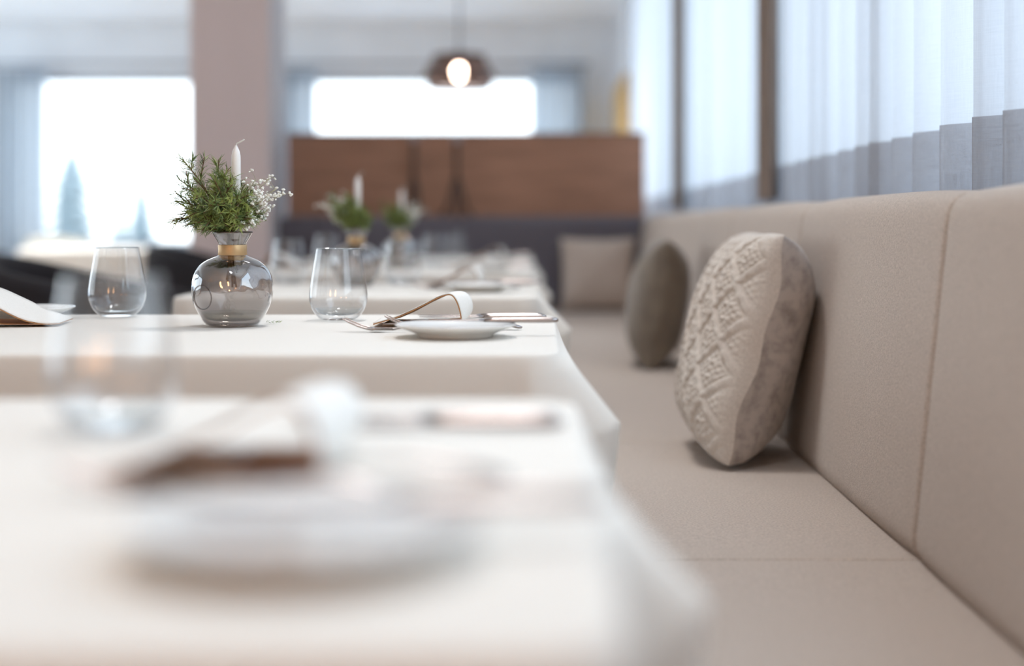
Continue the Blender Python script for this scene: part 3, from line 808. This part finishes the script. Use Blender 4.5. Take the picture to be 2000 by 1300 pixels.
def knit_relief(u, w_):
    # diamond lattice of raised twisted cables with mossy filling
    p = .50
    a = (u*1.25+w_)/p; b = (u*1.25-w_)/p
    def line(t):
        d = abs(t-round(t))*p
        return exp(-(d/.040)**4)
    la, lb = line(a), line(b)
    h = .0062*max(la*(.78+.22*sin(b*2*pi*3.0)), lb*(.78+.22*sin(a*2*pi*3.0)))
    # grooves alongside cables
    da = abs(a-round(a))*p; db = abs(b-round(b))*p; dm = min(da, db)
    h -= .003*exp(-((dm-.062)/.016)**2)
    fill = .0022*(sin(u*95)*sin(w_*95)) if dm > .075 else 0
    ctr = (abs(a-math.floor(a)-.5)+abs(b-math.floor(b)-.5))
    fill += .0035*exp(-((ctr-.25)/.06)**2)+.004*exp(-(ctr/.09)**2)
    return h+fill
# local axes: face normal -Y (front), width X, height Z ; origin bottom centre
def pillow(name, Wd, T, front, back, loc, rot, label, N_=40, relief=None, group='loose bench pillows', bmat_part='back_cover', pinch=.075, rnd=.035):
    root = tag(empty(name, loc), label, 'pillow', group); root.rotation_euler = rot
    for side, mt, nm in ((-1, front, 'front_cover'), (1, back, bmat_part)):
        v, f = cushion_grid(Wd, T, N_ if not (relief and side < 0) else 260, side, relief if side < 0 else None, pinch, rnd)
        v = [(a, b, c+Wd/2) for a, b, c in v]
        o = build(nm, v, f, mt, root)
    v = []
    return root
def facing(yaw, lean):   # front normal from -Y turned by yaw about Z, then leaning back
    return Euler((-lean, 0, yaw), 'XYZ')
pillow('knitted_pillow', .44, .215, M['knit'], M['flannel'], (.345, 2.76, SEAT+.006), facing(R(-91), R(14)), 'cream cable-knit pillow with mottled grey back leaning on the bench, the nearest and sharpest', relief=knit_relief, pinch=.035)
pillow('throw_pillow', .40, .19, M['pil2'], M['pil2'], (.345, 4.50, SEAT+.004), facing(R(-92), R(9)), 'dark olive-brown plain pillow leaning on the bench behind the knitted one', N_=48, pinch=.06, rnd=0)
pillow('throw_pillow', .385, .14, M['pil1'], M['pil1'], (.305, 7.22, SEAT+.004), facing(R(0), R(14)), 'beige plain square pillow in the far corner against the dark bench', N_=48, pinch=.06, rnd=0)

# ------------------------------------------------------------------ tub chairs
def tub_chair(mat):
    """faces +x; back at -x ; origin on floor"""
    root = empty('tub_chair')
    path = []   # U from front right to front left
    for q in range(25):
        s = q/24
        if s < .3: t_ = s/.3; path.append((.26-.32*t_, -.29, .70+.06*t_))
        elif s > .7: t_ = (s-.7)/.3; path.append((-.06+.32*t_, .29, .76-.06*t_))
        else:
            a = -pi/2-(s-.3)/.4*pi; path.append((-.06+.25*cos(a), .29*sin(a), .76+.06*sin((s-.3)/.4*pi)))
    v = []; f = []; K_ = len(path)
    cs = [(-.035,.0),(-.04,.5),(-.04,.93),(-.025,.985),(0,1),(.025,.985),(.038,.93),(.035,.5),(.03,0)]
    for k, (x, y, h) in enumerate(path):
        a = path[max(0, k-1)]; b = path[min(K_-1, k+1)]; tx, ty = b[0]-a[0], b[1]-a[1]; L = sqrt(tx*tx+ty*ty); nx, ny = -ty/L, tx/L
        for o_, z in cs:
            z_ = .30+(h-.30)*z; fl = (z-.0)*.035
            v.append((x+nx*(o_*1-fl)*1, y+ny*(o_-fl), z_))
    n = len(cs)
    for k in range(K_-1):
        for i in range(n):
            j_ = (i+1) % n; f.append((k*n+i, k*n+j_, (k+1)*n+j_, (k+1)*n+i))
    f.append(tuple(range(n-1, -1, -1))); f.append(tuple((K_-1)*n+i for i in range(n)))
    build('backrest', v, f, mat, root)
    o = box_obj('seat', (-.24,-.25,.33), (.28,.25,.47), mat, root, .03)
    for sx in (-.2, .22):
        for sy in (-.22, .22):
            MB().tube([(sx*1.08, sy*1.08, .0), (sx, sy, .33)], [.012, .02], 10).out('leg', M['legwood'], root)
    return root
ch = [(-1.36, 4.20, .0, 'dark charcoal tub chair on the aisle side behind the left water glass, largest in view'),
      (-1.45, 6.42, .0, 'dark charcoal tub chair on the aisle side, showing left of the sharp vase'),
      (-4.05, 9.90, .0, 'dark tub chair far left under the curtained window end')]
for x, y, rz, lb in ch:
    place('tub', lambda: tub_chair(M['chair']), (x, y, 0), lb, 'chair', 'dark tub chairs', rz)
# table and cream chair further back, by the far left window
o = tub_chair(M['cream']); o.location = (-3.55, 10.75, 0); o.rotation_euler = (0, 0, R(75)); o.name = 'cream_tub_chair'
tag(o, 'cream upholstered tub chair at the far left, near the window table', 'chair')
t_ = tag(empty('dining_table', (-2.88, 9.5, 0)), 'far-off dining table under a cream cloth by the left window', 'table')
box_obj('tabletop', (-.425, -.425, TOP-.032), (.425, .425, TOP-.004), M['legwood'], t_)
for sx in (-1, 1):
    for sy in (-1, 1): box_obj('leg', (sx*.3-.025, sy*.3-.025, .001), (sx*.3+.025, sy*.3+.025, TOP-.033), M['legwood'], t_)
v, f = tablecloth(.9, .9, .3, .0, .113, .25, 9)
o = build('tablecloth', v, f, M['cloth']); o.location = (-2.43, 9.05, TOP-.0005)
sd = o.modifiers.new('thickness', 'SOLIDIFY'); sd.thickness = .0012; sd.offset = -1
tag(o, 'cream tablecloth on the distant table by the left window', 'tablecloth')

# ------------------------------------------------------------------ lights (unseen ceiling spots added to brighten tables, walls and ceiling)
def area(name, loc, rot, sx, sy, power, col):
    l = bpy.data.lights.new(name, 'AREA'); l.shape = 'RECTANGLE'; l.size = sx; l.size_y = sy; l.energy = power; l.color = col
    o = link(bpy.data.objects.new(name, l)); o.location = loc; o.rotation_euler = rot; return o
def spot(name, loc, power, col=(1,.80,.58), ang=110):
    l = bpy.data.lights.new(name, 'SPOT'); l.energy = power; l.color = col; l.spot_size = R(ang); l.spot_blend = 1; l.shadow_soft_size = .22
    o = link(bpy.data.objects.new(name, l)); o.location = loc; return o
for y in (.9, 2.6, 4.3, 6.0, 9.5, 12.0):
    spot('ceiling_fill_spot', (-.12, y, H-.03), (33, 48, 42, 35, 170, 210)[(.9, 2.6, 4.3, 6.0, 9.5, 12.0).index(y)], (.98, .98, 1))
for y in (2.0, 5.0, 9.0, 12.0):
    spot('ceiling_fill_spot', (-3.4, y, H-.03), 75 if y < 8 else 380, (.93, .97, 1))
# unseen warm fill added behind the viewer to warm the camera-facing sides
for x in (-2.2, -.6):
    l = bpy.data.lights.new('warm_fill', 'POINT'); l.energy = 12; l.color = (1, .52, .24); l.shadow_soft_size = .25
    o = link(bpy.data.objects.new('warm_fill', l)); o.location = (x, -1.9, 1.35)

# ------------------------------------------------------------------ render look
S.view_settings.view_transform = 'Standard'; S.view_settings.look = 'None'; S.view_settings.gamma = 1; S.view_settings.use_curve_mapping = False
S.view_settings.exposure = 1.18
cy = S.cycles
cy.use_denoising = True
try: cy.denoiser = 'OPENIMAGEDENOISE'
except Exception: pass
cy.max_bounces = 10; cy.diffuse_bounces = 5; cy.glossy_bounces = 4; cy.transmission_bounces = 6; cy.transparent_max_bounces = 24
cy.sample_clamp_indirect = 6; cy.caustics_reflective = False; cy.caustics_refractive = False
